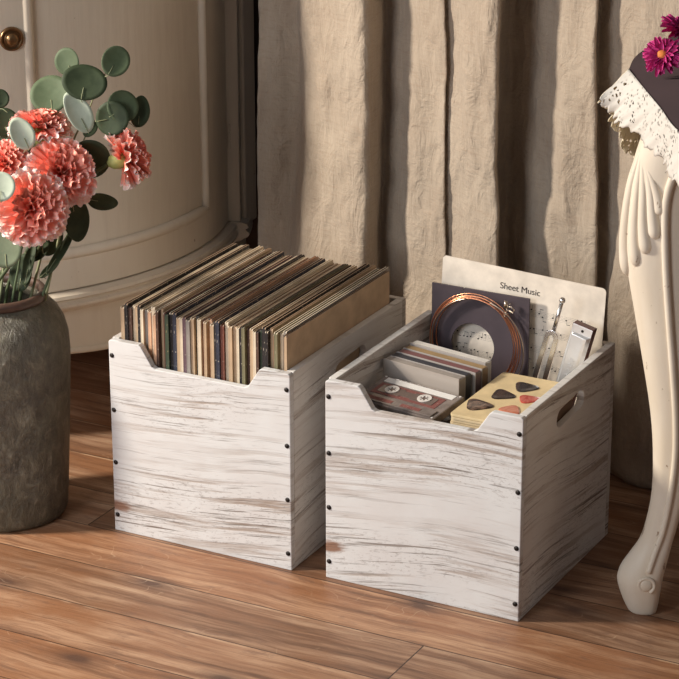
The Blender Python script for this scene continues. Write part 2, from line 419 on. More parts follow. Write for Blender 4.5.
def make_cabinet():
    t = thing('corner_cabinet', CC, 'cream painted cabinet with a bowed panelled front beside the curtain', 'cabinet')
    AE, AW_ = 27.0, -207.0
    YB = .245
    # carcass: bowed front, flat back
    b = MB(); r = .458
    pl = [(r * cos(D2(a)), r * sin(D2(a))) for a in [AW_ + (AE - AW_) * k / 72 for k in range(73)]]
    pl[0] = (-.448, YB - .02); pl = [p for p in pl if p[1] < YB - .03]
    ex = pl[-1][0]; pl = [(-ex, YB)] + pl + [(ex, YB)]
    prism([pl], 'z', .236, 1.12, 'carcass', M_cab, t)
    def door(a0, a1, kn, hi):
        R0, R1 = .460, .470
        z0, z1 = .250, 1.092
        st = 5.6
        b = MB(); arcbox(b, R0, .4635, a0, a1, z0, z1, 40)             # recessed panel sheet
        L0, L1 = a0 + 7.6, a1 - 14.6
        if kn > (a0 + a1) / 2: L0, L1 = a0 + 14.6, a1 - 7.6
        d = b.build('door', M_cab, t)
        for q0, q1 in ((a0, L0), (L1, a1)):
            f = MB(); arcbox(f, R0, R1, q0, q1, z0, z1, 12); f.build('stile', M_cab, d, bevel=.0015)
        zp = .309
        for q0, q1 in ((z0, zp), (1.035, z1)):
            f = MB(); arcbox(f, R0, R1, L0, L1, q0, q1, 30); f.build('rail', M_cab, d, bevel=.0015)
        # bead round the panel
        f = MB(); rr = .4655; pth = []
        cs = [(L0, zp), (L1, zp), (L1, 1.035), (L0, 1.035)]
        ins = .7
        for (A, Z), (B, Y) in zip(cs, cs[1:] + cs[:1]):
            for k in range(24):
                s = k / 24; a = D2(A + (B - A) * s); z = Z + (Y - Z) * s; pth.append((rr * cos(a), rr * sin(a), z))
        f.tube(pth, .0092, 8, closed=True); f.build('panel_bead', M_cab, d, smooth=True)
        # knob
        a = D2(kn); n_ = Vector((cos(a), sin(a), 0)); u = Vector((-sin(a), cos(a), 0)); c = n_ * R1 + UP * .665
        f = MB(); xf = Matrix((u, UP, n_)).transposed()
        pr = [(0, .0125), (.005, .0120), (.0085, .0100), (.0100, .0070), (.0100, .0040), (.0122, .0030), (.0135, .0040), (.0160, .0060), (.0180, .0050), (.0188, .0020), (.0188, 0)]
        rings = []
        for k in range(28):
            q = 2 * pi * k / 28; rings.append([f.vert(c + xf @ Vector((R_ * cos(q), R_ * sin(q), h))) for R_, h in pr])
        for k in range(28):
            A, B = rings[k], rings[(k + 1) % 28]
            for j in range(len(pr) - 1): f.face((A[j], B[j], B[j + 1], A[j + 1]))
        k_ = f.build('knob', plain('antique_brass_' + str(int(kn)), (.20, .115, .055), .32, .9, .35, 120), d, smooth=True)
        k_['label'] = 'dark antique brass knob'
        # hinge
        for zh in (.40, .96):
            ah = D2(hi); f = MB(); p = Vector((.4725 * cos(ah), .4725 * sin(ah), 0))
            for s in range(3): f.tube([p + UP * (zh - .022 + s * .015), p + UP * (zh - .0085 + s * .015)], .0035, 10)
            f.build('hinge', M_cab, d)
    door(-46.3, 21.2, -42.0, 22.0)
    door(-114.4, -46.9, -51.2, -115.2)
    # corner posts
    for q0, q1, ro in ((21.8, 30.0, .490), (-206.0, -115.6, .474)):
        f = MB(); arcbox(f, .440, ro, q0, q1, .236, 1.10, 24); f.build('post', M_cab, t, bevel=.002)
    f = MB(); f.box(.4205, .205, .236, .452, YB, 1.10); f.build('post', M_cab, t, bevel=.003)
    # plinth moulding, apron, top
    mo = [(.44, .214), (.470, .214), (.478, .220), (.484, .2225), (.487, .2265), (.487, .2305), (.482, .2335), (.481, .2365), (.486, .240), (.484, .245), (.474, .2485), (.44, .2485)]
    f = MB(); arcprofile(f, mo, AW_, AE); f.build('base_moulding', M_cab, t, smooth=False)
    f = MB(); arcprofile(f, [(a + .019, z) if a > .45 else (a, z) for a, z in mo], 21.0, 29.6, 8); f.build('base_moulding', M_cab, t)
    def zb(a):
        d = math.degrees(a)
        k = min(abs(d - 22), abs(d + 202), abs(d + 90 + 22) * 1.0 if False else 999)
        t1 = min(1, max(0, k / 22.0)); base = .146 + .012 * cos(D2((d + 60) * 4.2))
        return base * (1 if t1 >= 1 else t1 * t1 * (3 - 2 * t1)) + .0
    f = MB(); arcbox(f, .452, .468, -204, 24, lambda a: max(zb(a), .0), .214, 140); f.build('apron', M_cab, t)
    f = MB(); pth = [(.4665 * cos(D2(a)), .4665 * sin(D2(a)), max(zb(D2(a)), .0) + .005) for a in [-197 + k * 1.5 for k in range(int(214 / 1.5) + 1)]]
    f.tube(pth, .0062, 8); f.build('apron_bead', M_cab, t, smooth=True)
    for x in (-.43, .40):
        f = MB(); f.box(x, YB - .04, 0, x + .03, YB, .236); f.build('foot', M_cab, t, bevel=.003)
    tp = [(.478, 1.105), (.488, 1.113), (.497, 1.123), (.497, 1.133), (.490, 1.138), (.44, 1.138), (.44, 1.105)]
    f = MB(); arcprofile(f, tp, AW_, AE); f.build('top_moulding', M_cab, t)
    prism([pl], 'z', 1.1202, 1.138, 'top', M_cab, t)
make_cabinet()

# ------------------------------------------------------------------ wooden crates
CW, CH, TK = .300, .302, .011
def stadium(cx, cz_, L, h, tilt=0, n=8):
    pts = []
    for s, a0 in ((1, -90), (-1, 90)):
        for k in range(n + 1):
            a = D2(a0 + 180 * k / n); pts.append((s * (L - h) / 2 + h / 2 * cos(a), h / 2 * sin(a)))
    return [(cx + x * cos(tilt) - y * sin(tilt), cz_ + x * sin(tilt) + y * cos(tilt)) for x, y in pts]
def make_crate(loc, depth, fm, sm, floor_z, label):
    t = thing('wooden_crate', loc, label, 'crate')
    W, H = CW, CH
    def rnd(pts):      # soften the notch corners a little
        return pts
    out = [(0, 0), (W, 0), (W, H - .003), (W - .003, H), (W - .046, H), (W - .050, H - .003), (W - .068, .2715), (W - .074, .269), (.078, .269), (.073, .2715), (.055, H - .003), (.051, H), (.003, H), (0, H - .003)]
    prism([out], 'y', 0, TK, 'front_panel', fm, t, bevel=.0012)
    prism([[(0, 0), (W, 0), (W, H), (0, H)], stadium(W / 2, .255, .09, .026)], 'y', depth - TK, depth, 'back_panel', M_back, t, bevel=.0012)
    hole = stadium(depth / 2 + .002, .2575, .096, .027, .06)
    for x0 in (0.0, W - TK):
        prism([[(TK, 0), (depth - TK, 0), (depth - TK, H), (TK, H)], hole], 'x', x0, x0 + TK, 'side_panel', sm, t, bevel=.0012)
    b = MB(); b.box(TK, TK, floor_z - TK, W - TK, depth - TK, floor_z); b.build('base_panel', M_back, t)
    for x in (.0055, W - .0055):
        for z in (.026, .110, .193, .278):
            f = MB(); c = Vector((x, 0, z)); pr = [(0, -.0012), (.0017, -.0016), (.0019, -.0012), (.0026, -.0010), (.0031, -.0004), (.0031, .001)]; pr = [(a * 1.2, h) for a, h in pr]
            rings = [[f.vert(c + Vector((r * cos(2 * pi * k / 14), h, r * sin(2 * pi * k / 14)))) for r, h in pr] for k in range(14)]
            for k in range(14):
                A, B = rings[k], rings[(k + 1) % 14]
                for j in range(len(pr) - 1): f.face((A[j], B[j], B[j + 1], A[j + 1]))
            f.build('screw', M_screw, t, smooth=True)
    return t
A0 = Vector((-.353, -.005, 0))
make_crate(A0, .361, M_front[0], M_side[0], .0375, 'whitewashed wooden crate packed with vinyl records, beside the vase')
make_crate((0, 0, 0), .323, M_front[1], M_side[1], .157, 'whitewashed wooden crate holding cassettes and sheet music, beside the table leg')

# ------------------------------------------------------------------ records in the left crate
def card(name, c, speck=0, sc_=(.8, .7, .55)):
    t = NT(name); n1 = t.noise(t.obj((1, 1, 1)), 30, 4)
    cc = t.mix(t.ramp(n1, [(.3, 0.0), (.7, 1.0)]), tuple(x * .82 for x in c), tuple(min(1, x * 1.12) for x in c))
    if speck:
        n2 = t.noise(t.obj((1, 1, .55)), 420, 3, .6)
        cc = t.mix(t.ramp(n2, [(.60, 0.0), (.70, speck)]), cc, sc_)
    t.set(Base_Color=cc, Roughness=.62); return t.m
SC = {
 'tan': card('tan_card', (.52, .37, .235)), 'cream': card('cream_card', (.70, .59, .44)), 'black': card('black_card', (.018, .014, .014), .6),
 'dark brown': card('dark_brown_card', (.09, .045, .03), .4), 'navy': card('navy_card', (.03, .034, .055), .6), 'brick red': card('brick_red_card', (.22, .075, .05), .4),
 'grey': card('grey_card', (.30, .27, .24), .2), 'olive': card('olive_card', (.20, .18, .10), .3), 'peach': card('peach_card', (.62, .38, .24)), 'dark green': card('dark_green_card', (.04, .06, .035), .5, (.7, .5, .2)),
 'plum': card('plum_card', (.13, .075, .09), .3), 'white': card('white_card', (.80, .74, .64))}
M_edge = card('worn_card_edge', (.74, .62, .46)); M_edgeb = card('worn_brown_card_edge', (.42, .28, .18)); M_edgek = card('worn_black_edge', (.05, .035, .03), .5)
M_inner = [card('paper_inner_sleeve', (.80, .74, .63)), card('dark_inner_sleeve', (.03, .02, .02)), card('brown_inner_sleeve', (.22, .12, .07))]
order_right = ['tan', 'grey', 'cream', 'olive', 'peach', 'tan', 'black', 'black', 'dark green', 'dark brown', 'cream', 'tan', 'dark brown', 'olive', 'black', 'cream',
  'tan', 'tan', 'cream', 'brick red', 'navy', 'black', 'tan', 'peach', 'tan', 'brick red', 'cream', 'black', 'tan', 'grey', 'plum', 'cream', 'tan', 'navy', 'black', 'dark green', 'brick red', 'tan', 'dark brown', 'peach', 'cream', 'peach', 'grey', 'cream', 'black', 'tan', 'cream', 'dark brown', 'black', 'tan']
N = len(order_right)
ords = ['rightmost', 'second from the right', 'third from the right', 'fourth from the right', 'fifth from the right', 'sixth from the right', 'seventh from the right', 'eighth from the right', 'ninth from the right', 'tenth from the right']
def nth(k):
    if k < 10: return ords[k]
    j = N - 1 - k
    l = ['leftmost', 'second from the left', 'third from the left', 'fourth from the left', 'fifth from the left', 'sixth from the left', 'seventh from the left', 'eighth from the left', 'ninth from the left', 'tenth from the left']
    if j < 10: return l[j]
    W_ = ['eleventh', 'twelfth', 'thirteenth', 'fourteenth', 'fifteenth', 'sixteenth', 'seventeenth', 'eighteenth', 'nineteenth', 'twentieth', 'twenty-first', 'twenty-second', 'twenty-third', 'twenty-fourth', 'twenty-fifth']
    return W_[k - 10] + ' from the right' if k - 10 < 15 else W_[j - 10] + ' from the left'
rr = random.Random(3)
th = [rr.uniform(.0040, .0066) for _ in range(N)]; ssum = sum(th) + .0004 * N; kf = (.289 - .0122) / ssum; th = [x * kf for x in th]
xr = A0.x + .2885
for k in range(N):
    cname = order_right[k]; tk = th[k]; g = .0004 * kf
    yf = A0.y + TK + .0015 + (0 if k == 0 else rr.uniform(0, .010)); hgt = .315 + (0 if k == 0 else rr.uniform(-.0055, .003)); dep = .315 + rr.uniform(-.003, .002)
    if k in (6, 7): hgt += .002
    x1 = xr; x0 = xr - tk; xr -= tk + g
    sp = SC[cname]
    light = cname in ('tan', 'cream', 'peach', 'white', 'grey')
    em = M_edge if ((light and rr.random() < .6) or rr.random() < .25) else (M_edgeb if rr.random() < .5 else M_edgek)
    t = thing('record_sleeve', ((x0 + x1) / 2, yf, .038), f'{cname} vinyl record sleeve, {nth(k)} in the packed crate', 'record', 'vinyl records standing in the left crate')
    b = MB(); h2 = tk / 2; s_ = min(.0012, tk * .24); r_ = .0022
    def outline(shrink=0):
        pts = [(0 + shrink, 0)]
        for q in range(5):
            a = pi - q * pi / 8; pts.append((r_ + (r_) * cos(a) + shrink * .3, hgt - r_ + r_ * sin(a) - shrink))
        pts += [(dep - .002, hgt - shrink), (dep, hgt - .003 - shrink), (dep, 0)]
        return pts
    for xa, xb in ((-h2, -h2 + s_), (h2 - s_, h2)):
        P = outline(); A = [b.vert((xa, p[0], p[1])) for p in P]; B = [b.vert((xb, p[0], p[1])) for p in P]
        b.face(A, 0); b.face(B[::-1], 0)
        n_ = len(P)
        for i in range(n_):
            j = (i + 1) % n_
            b.face((A[i], A[j], B[j], B[i]), 1 if i == 0 else 2)
    # spine closing the front edge
    P = [(0, 0), (0, hgt - r_), (.0015, hgt - r_ * .45), (.0045, hgt - r_ * .45), (.0045, 0)]
    A = [b.vert((-h2 + s_, p[0] + .0002, p[1])) for p in P]; B = [b.vert((h2 - s_, p[0] + .0002, p[1])) for p in P]
    b.face(A, 1); b.face(B[::-1], 1)
    for i in range(5):
        j = (i + 1) % 5; b.face((A[i], A[j], B[j], B[i]), 1)
    b.build('cover', [sp, sp, em], t, weld=False)
    if h2 * 2 - 2 * s_ > .0012:
        f = MB(); q = rr.random(); dp = rr.uniform(.0008, .004)
        f.box(-h2 + s_ + .0002, .006, .004, h2 - s_ - .0002, dep - .003, hgt - dp)
        f.build('inner_sleeve', M_inner[0 if q < .15 else (1 if q < .75 else 2)], t)

# ------------------------------------------------------------------ things in the right crate
M_paper = card('aged_paper', (.82, .735, .63)); M_ink = plain('black_ink', (.03, .022, .02), .8)
def sheet_music():
    W, H = .258, .240
    t = thing('sheet_music', (.150, .3085, .152), 'cream sheet music card headed Sheet Music, leaning at the back of the crate', 'sheet music')
    xf = Matrix.Translation((.0, 0, 0)) @ Matrix.Rotation(D2(2.4), 4, 'Y')
    r = .006; hw = W / 2
    out = [(-hw, .006), (hw, .006)] + [(hw - r + r * cos(a), H - r + r * sin(a)) for a in [k * pi / 10 for k in range(6)]] + [(-hw + .004, H), (-hw, H - .004)]
    prism([out], 'y', -.0006, .0006, 'card', M_paper, t, xf=xf)
    b = MB()   # staves, notes
    rg = random.Random(5); y = -.0008
    def q(x0, z0, x1, z1): 
        I = [b.vert(xf @ Vector(p)) for p in ((x0, y, z0), (x1, y, z0), (x1, y, z1), (x0, y, z1))]; b.face(I)
    def dot(x, z, rx, rz):
        I = [b.vert(xf @ Vector((x + rx * cos(a) + .3 * rz * sin(a), y - .0001, z + rz * sin(a)))) for a in [2 * pi * k / 10 for k in range(10)]]; b.face(I)
    for zc in (.180, .153, .126, .099, .072, .045, .018):
        if zc - .004 < 0: continue
        for k in range(5): q(-hw + .022, zc - .0044 + k * .0022, hw - .020, zc - .0044 + k * .0022 + .00018)
        x = -hw + .03
        while x < hw - .025:
            for kk in range(rg.choice((1, 2, 3))):
                zn = zc + rg.uniform(-.005, .006); dot(x, zn, .0014, .0011)
                up = rg.random() < .6
                q(x + .0010, zn, x + .0013, zn + (.007 if up else -.007))
                if rg.random() < .3: q(x + .001, zn + (.0063 if up else -.007), x + .0062, zn + (.0072 if up else -.0061))
                x += .0055
            if rg.random() < .35: q(x, zc - .0044, x + .0003, zc + .0044)
            x += rg.uniform(.004, .011)
    b.build('staves', M_ink, t, weld=False)
    cu = bpy.data.curves.new('title_text', 'FONT'); cu.body = 'Sheet Music'; cu.size = .0135; cu.extrude = .0001; cu.align_x = 'LEFT'; cu.space_character = .98
    tmp = bpy.data.objects.new('tmp', cu); col.objects.link(tmp); bpy.context.view_layer.update()
    me = bpy.data.meshes.new_from_object(tmp.evaluated_get(bpy.context.evaluated_depsgraph_get())); bpy.data.objects.remove(tmp)
    me.name = 'title'; me.materials.clear(); me.materials.append(M_ink)
    me.transform(xf @ Matrix.Translation((-.0355, -.0009, .208)) @ Matrix.Rotation(pi / 2, 4, 'X'))
    o = bpy.data.objects.new('title', me); col.objects.link(o); o.parent = t; o['label'] = 'black printed title Sheet Music'
sheet_music()

def dark_sleeve():
    t = thing('single_record_sleeve', (.099, .2945, .158), 'dark plum record sleeve with a round centre hole, behind the copper strings', 'record sleeve')
    W, H = .1565, .1995; hw = W / 2
    hole = [(-.011 + .0345 * cos(2 * pi * k / 40), .1120 + .0345 * sin(2 * pi * k / 40)) for k in range(40)]
    out = [(-hw, 0), (hw, 0), (hw, H), (-hw + .052, H), (-hw + .051, H - .004), (-hw + .050, H), (-hw, H)]
    prism([out, hole], 'y', -.0015, .0015, 'sleeve', plain('plum_card_sleeve', (.065, .048, .058), .55, var=.15, scale=25), t, bevel=.0004)
dark_sleeve()

def coil():
    c = Vector((.0950, .2865, .2790))
    t = thing('guitar_string_coil', (c.x, c.y, .2065), 'coiled copper guitar strings leaning on the dark plum sleeve', 'guitar strings')
    lc = Vector((0, 0, c.z - .2065)); rg = random.Random(2)
    Mc = plain('copper_wire', (.72, .33, .19), .30, 1.0); Mst = plain('steel_wire', (.62, .52, .42), .28, 1.0)
    for k in range(6):
        b = MB(); R0 = .0640 + .0017 * k; dx, dz = rg.uniform(-.0022, .0022), rg.uniform(-.0022, .0022); ph = rg.uniform(0, 6)
        pth = [lc + Vector((dx + R0 * 1.0 * cos(a), -.0030 - .0014 * (k % 3) + .0008 * sin(a * 2 + ph), dz + R0 * 1.03 * sin(a))) for a in [2 * pi * j / 96 for j in range(96)]]
        b.tube(pth, .00085, 6, closed=True); b.build('copper_string', Mc, t, smooth=True)
    b = MB(); pth = []
    for j in range(110):
        a = D2(75) - D2(330) * j / 109; R0 = .072 + .0035 * sin(pi * j / 109)
        pth.append(lc + Vector((.0065 + R0 * cos(a), -.0075, -.002 + R0 * sin(a))))
    b.tube(pth, .0009, 6); b.build('steel_string', Mst, t, smooth=True)
    b = MB()   # twisted end tying the coil
    kc = lc + Vector((.050, -.006, .062))
    pth = [kc + Vector((.0022 * cos(a) + .0016 * a / 6.28, -.0022 * sin(a), -.012 + .0033 * a / 6.28 * 1.6)) for a in [j * .35 for j in range(70)]]
    b.tube(pth, .0008, 6)
    b.tube([kc + Vector((.004, -.002, .004)), kc + Vector((.010, -.003, .006)), kc + Vector((.015, -.003, .002)), kc + Vector((.013, -.003, -.003)), kc + Vector((.005, -.003, 0))], .001, 6)
    b.tube([kc + Vector((0, -.001, .002)), kc + Vector((.001, -.001, .012))], .0026, 10)
    b.build('twisted_end', Mst, t, smooth=True)
coil()

def tuning_fork():
    t = thing('tuning_fork', (.186, .262, .158), 'polished steel tuning fork with a ball tip leaning on the sheet music', 'tuning fork')
    Ms = plain('polished_steel', (.80, .79, .78), .22, 1.0)
    top = Vector((.237, .272, .372)); u0 = Vector((.2235, .270, .322)); bot = Vector((.188, .262, .160)); o = t.location
    ax = (top - bot).normalized(); wv = ax.cross(Vector((0, 1, 0))).normalized(); nv = ax.cross(wv).normalized()
    b = MB(); L = (u0 - bot).length; uc = bot + ax * L; hw = .0072
    pth = [bot - wv * (hw + .0012)] + [bot + ax * (L * k / 6) - wv * (hw + .0012 * (1 - k / 6)) for k in range(1, 6)]
    for k in range(11):
        a = pi - pi * k / 10; pth.append(uc - ax * hw + ax * hw * sin(a) * 1.1 + wv * hw * cos(a))
    pth += [bot + ax * (L * k / 6) + wv * (hw + .0012 * (1 - k / 6)) for k in range(5, -1, -1)]
    r = .0037; n = len(pth); rings = []
    for i, p in enumerate(pth):
        d = (pth[min(i + 1, n - 1)] - pth[max(i - 1, 0)]).normalized(); s_ = d.cross(nv).normalized()
        rings.append([b.vert(p - o + s_ * x * r + nv * y * r) for x, y in ((-1, -1), (1, -1), (1, 1), (-1, 1))])
    for A, B in zip(rings, rings[1:]):
        for k in range(4): b.face((A[k], A[(k + 1) % 4], B[(k + 1) % 4], B[k]))
    b.face(rings[0]); b.face(rings[-1])
    b.build('tines', Ms, t, bevel=.0006)
    b = MB(); b.tube([uc - o, top - o - ax * .003], .0030, 14); b.build('stem', Ms, t, smooth=True)
    b = MB(); b.ellipsoid(top - o, (wv * .0048, nv * .0048, ax * .0048)); b.build('ball_tip', Ms, t, smooth=True)
tuning_fork()

def harmonica():
    TL = Vector((.2560, .266, .342)); axis = Vector((.259 - .237, 0.006, .346 - .253)).normalized()
    wx = Vector((1, 0, 0)); wx = (wx - axis * wx.dot(axis)).normalized(); wx = Vector((wx.x, wx.y, wx.z)); nn = wx.cross(axis).normalized()   # towards viewer side
    if nn.y > 0: nn = -nn
    L = .200; W = .0305; T = .019
    base = TL - axis * L
    t = thing('harmonica', (base.x, base.y, .158), 'chrome harmonica with dark red comb standing upright by the crate wall', 'harmonica')
    o = t.location
    L = (TL.z - .160) / axis.z - .001; base = TL - axis * L
    Mch = plain('chrome', (.86, .86, .86), .30, .75); Mwd = plain('dark_red_comb', (.11, .03, .02), .4, var=.2)
    Mx = Matrix(((wx.x, axis.x, nn.x, base.x - o.x), (wx.y, axis.y, nn.y, base.y - o.y), (wx.z, axis.z, nn.z, base.z - o.z), (0, 0, 0, 1)))
    b = MB(); b.box(-.0010, 0, -T, W + .0010, L + .0008, -.0048, xf=Mx); b.build('comb', Mwd, t, bevel=.0008)
    b = MB(); b.box(-.0004, 0, -.0055, W + .0004, L, -.004, xf=Mx); b.box(-.0004, 0, -T - .0012, W + .0004, L, -T, xf=Mx); b.build('reed_plate', Mch, t, bevel=.0003)
    b = MB(); sec = [(.0015, -.004), (.004, .000), (.0225, .0012), (.0265, .0008), (.0305, -.004)]
    I = []
    for y in (.003, .006, L - .0145, L - .012):
        ins = 1 if y in (.006, L - .0145) else 0
        I.append([b.vert(Mx @ Vector((x, y, h if ins else -.004))) for x, h in sec])
    for A, B in zip(I, I[1:]):
        for j in range(len(sec) - 1): b.face((A[j], A[j + 1], B[j + 1], B[j]))
    # raised lettering band suggested by small ridges
    b.build('cover_plate', Mch, t, bevel=.0004)
    b = MB()
    for k in range(5):
        yy = L - .052 - k * .0085; b.tube([Mx @ Vector((.010, yy, .0012)), Mx @ Vector((.013, yy + .003, .0014)), Mx @ Vector((.016, yy - .002, .0014)), Mx @ Vector((.0185, yy + .002, .0014))], .0005, 5)
    b.build('embossing', Mch, t, smooth=True)
    b = MB(); c = Vector((W / 2 + .001, L - .0065, -.0036))
    b.face([b.vert(Mx @ (c + Vector((.0021 * cos(a), .0021 * sin(a), 0)))) for a in [2 * pi * k / 18 for k in range(18)]]); 
    b.face([b.vert(Mx @ (c + Vector((.0021 * cos(a), .0021 * sin(a), -.001)))) for a in [2 * pi * k / 18 for k in range(18)]][::-1])
    b.build('screw_hole', M_screw, t)
harmonica()

# CD and cassette cases
CASE = [('back_white', (.72, .69, .64), (.40, .37, .34), 'clear jewel case with a white edge, rearmost of the row of cases'),
        ('golden', (.36, .24, .12), (.16, .10, .06), 'golden brown case standing second from the back of the row'),
        ('mauve', (.20, .085, .085), (.11, .075, .085), 'mauve and red case standing in the middle of the row'),
        ('navy', (.04, .042, .055), (.05, .05, .055), 'dark blue grey case standing second from the front of the row'),
        ('clear', (.34, .30, .27), (.24, .21, .19), 'pale clear case at the front of the row, behind the cassette')]
M_lidedge = plain('pale_plastic_edge', (.36, .33, .31), .25); M_dk = plain('dark_plastic', (.045, .038, .036), .3)
fl = Vector((.0155, .143)); yaw = D2(-10.5)
xs = [(.0245, .2165, .134), (.0225, .198, .140), (.0205, .180, .140), (.0185, .162, .134), (.0165, .146, .134)]
for (nm, ct, cs_, lab), (x, y, L) in zip(CASE, xs):
    zt = .288 if nm != 'back_white' else .290
    t = thing('jewel_case', (x, y, .1575), lab, 'disc case', 'disc cases standing in the right crate', yaw)
    hh = zt - .1575; ms = card(nm + '_cover', ct, .25 if nm in ('golden', 'mauve', 'navy') else 0, (.10, .06, .05)); mb = plain(nm + '_case', cs_, .22, spec=.6)
    b = MB(); b.box(0, 0, 0, L, .0138, hh - .0012); b.build('case_body', mb, t, bevel=.0008)
    b = MB(); b.box(.002, .0008, hh - .004, L - .002, .0130, hh - .0006); b.build('insert', ms, t)
    b = MB(); b.box(0, -.0014, .001, L, -.0001, hh); b.build('lid', M_lidedge if nm != 'clear' else plain('clear_front', (.40, .35, .31), .18, spec=.7), t, bevel=.0004)
# flat cassette cases piled beneath the cassette
cz0 = .1575
M_cs = plain('smoky_case', (.11, .09, .085), .18, spec=.6)
names = ['lowest', 'second from the bottom', 'third from the bottom', 'fourth from the bottom', 'topmost']
for k in range(5):
    t = thing('cassette_case', (.0165 + .001 * (k % 2), .056, cz0 + k * .0172), f'smoky plastic cassette case, {names[k]} of the pile under the large cassette', 'cassette case', 'cassette cases piled in the right crate', D2(-9))
    b = MB(); b.box(0, 0, 0, .132, .068, .0165); b.build('case_body', M_cs, t, bevel=.001)
    b = MB(); b.box(.004, -.0006, .003, .128, 0, .0135); b.build('paper_insert', SC[('grey', 'plum', 'cream', 'dark brown', 'brick red')[k]], t)
def cassette():
    t = thing('cassette_tape', (.0170, .0545, .2480), 'large grey cassette tape with a white label strip, in front of the cases', 'cassette', rz=D2(-9.5))
    tilt = Matrix.Rotation(D2(7.5), 4, 'X')
    xf = tilt; W, Dp, T = .136, .076, .0125
    Mcl = plain('smoky_clear_plastic', (.20, .165, .15), .16, var=.3, scale=60, spec=.7); Mlb = plain('paper_label', (.78, .76, .73), .5)
    Mred = card('maroon_label', (.20, .07, .06), .5, (.55, .42, .38)); Mhub = plain('white_hub', (.72, .68, .64), .35)
    b = MB(); b.box(0, 0, 0, W, Dp, T, xf=xf); b.build('shell', Mcl, t, bevel=.0015)
    b = MB(); b.box(.009, Dp - .016, T, W - .009, Dp - .0045, T + .0006, xf=xf); b.build('label_strip', Mlb, t)
    b = MB(); b.box(.010, .026, T, W - .016, Dp - .020, T + .0005, xf=xf); b.build('label', Mred, t)
    b = MB()
    for xx in (.036, .092): b.box(xx - .019, .0315, T + .0005, xx + .019, Dp - .025, T + .0011, xf=xf)
    b.box(.055, .034, T + .0005, .073, Dp - .028, T + .0011, xf=xf); b.build('window', plain('dark_window', (.16, .12, .105), .12, spec=.8), t)
    for xx in (.036, .092):
        b = MB(); c = Vector((xx, .043, T + .0012))
        for a in range(6):
            q = a * pi / 3; b.box(-.0012, .0040, 0, .0012, .0075, .0010, xf=xf @ Matrix.Translation(c) @ Matrix.Rotation(q, 4, 'Z'))
        R_ = [(.0105, 0), (.0105, .0010), (.0070, .0010), (.0070, 0)]
        rings = [[b.vert(xf @ (c + Vector((r * cos(2 * pi * k / 24), r * sin(2 * pi * k / 24), h)))) for r, h in R_] for k in range(24)]
        for k in range(24):
            A, B = rings[k], rings[(k + 1) % 24]
            for j in range(3): b.face((A[j], B[j], B[j + 1], A[j + 1]))
        b.build('hub', Mhub, t)
    b = MB(); b.box(.006, .003, T, W - .006, .021, T + .0022, xf=xf); b.build('head_ridge', Mcl, t, bevel=.0008)
    b = MB(); b.box(.012, .0065, T + .0022, .060, .014, T + .0026, xf=xf); b.box(.075, .0065, T + .0022, .108, .014, T + .0026, xf=xf); b.build('inner_card', Mred, t)
    for xx in (.004, W - .004):
        for yy in (.004, Dp - .003):
            b = MB(); b.tube([xf @ Vector((xx, yy, T)), xf @ Vector((xx, yy, T + .0006))], .0016, 10); b.build('screw', Mhub, t)
cassette()

# box, card pack and picks
b = MB(); b.box(0, 0, 0, .108, .160, .098); o = b.build('cardboard_box', card('brown_box', (.20, .12, .07)), bevel=.001); o.location = (.178, .042, .1575)
tag(o, 'brown cardboard box beneath the yellow card pack in the crate', 'box')
M_yel = card('pale_yellow_card', (.74, .58, .33)); M_yel2 = card('yellow_card_edge', (.66, .52, .32))
nm5 = ['lowest', 'second lowest', 'third lowest', 'uppermost']
def rrect(W, H, r, n=4):
    pts = []
    for cx, cy, a0 in ((W - r, H - r, 0), (r, H - r, 90), (r, r, 180), (W - r, r, 270)):
        for k in range(n + 1):
            a = D2(a0 + 90 * k / n); pts.append((cx + r * cos(a), cy + r * sin(a)))
    return pts
for k in range(4):
    z = .2563 + k * .0040
    o = prism([rrect(.113 - (.001 * (k % 2)), .178, .006)], 'z', 0, .0034, 'display_card', [M_yel if k == 3 else M_yel2], None, bevel=.0004)
    o.location = (.1735 + .0006 * ((k * 7) % 3), .0355 + .0008 * (k % 2), z)
    tag(o, f'pale yellow display card, {nm5[k]} of the pack with picks on top', 'card', 'yellow cards packed in the right crate')
def pick(x, y, ang, m, label, s=1.0, z=.2720):
    out = []
    for k in range(48):
        a = 2 * pi * k / 48
        r = .0125 * (1 + .17 * cos(3 * a) + .03 * cos(6 * a)) ; out.append((r * cos(a) * 1.10 * s, r * sin(a) * .98 * s))
    b = MB()
    rings = []
    for f, h in ((1, 0), (1, .0006), (.93, .0013), (.6, .0017)):
        rings.append([b.vert((px * f, py * f, h)) for px, py in out])
    for A, B in zip(rings, rings[1:]):
        for k in range(48): b.face((A[k], A[(k + 1) % 48], B[(k + 1) % 48], B[k]))
    b.face(rings[0][::-1]); b.face(rings[-1])
    o = b.build('guitar_pick', m, smooth=False); o.location = (x, y, z); o.rotation_euler = (0, 0, ang)
    tag(o, label, 'guitar pick', 'guitar picks on the yellow card')
def marble(name, a, b_, sc_=70):
    t = NT(name); n1 = t.noise(t.obj((1, .6, 1)), sc_, 4, .6, 1.5)
    t.set(Base_Color=t.ramp(n1, [(.42, a), (.60, b_), (.72, a)]), Roughness=.18); return t.m
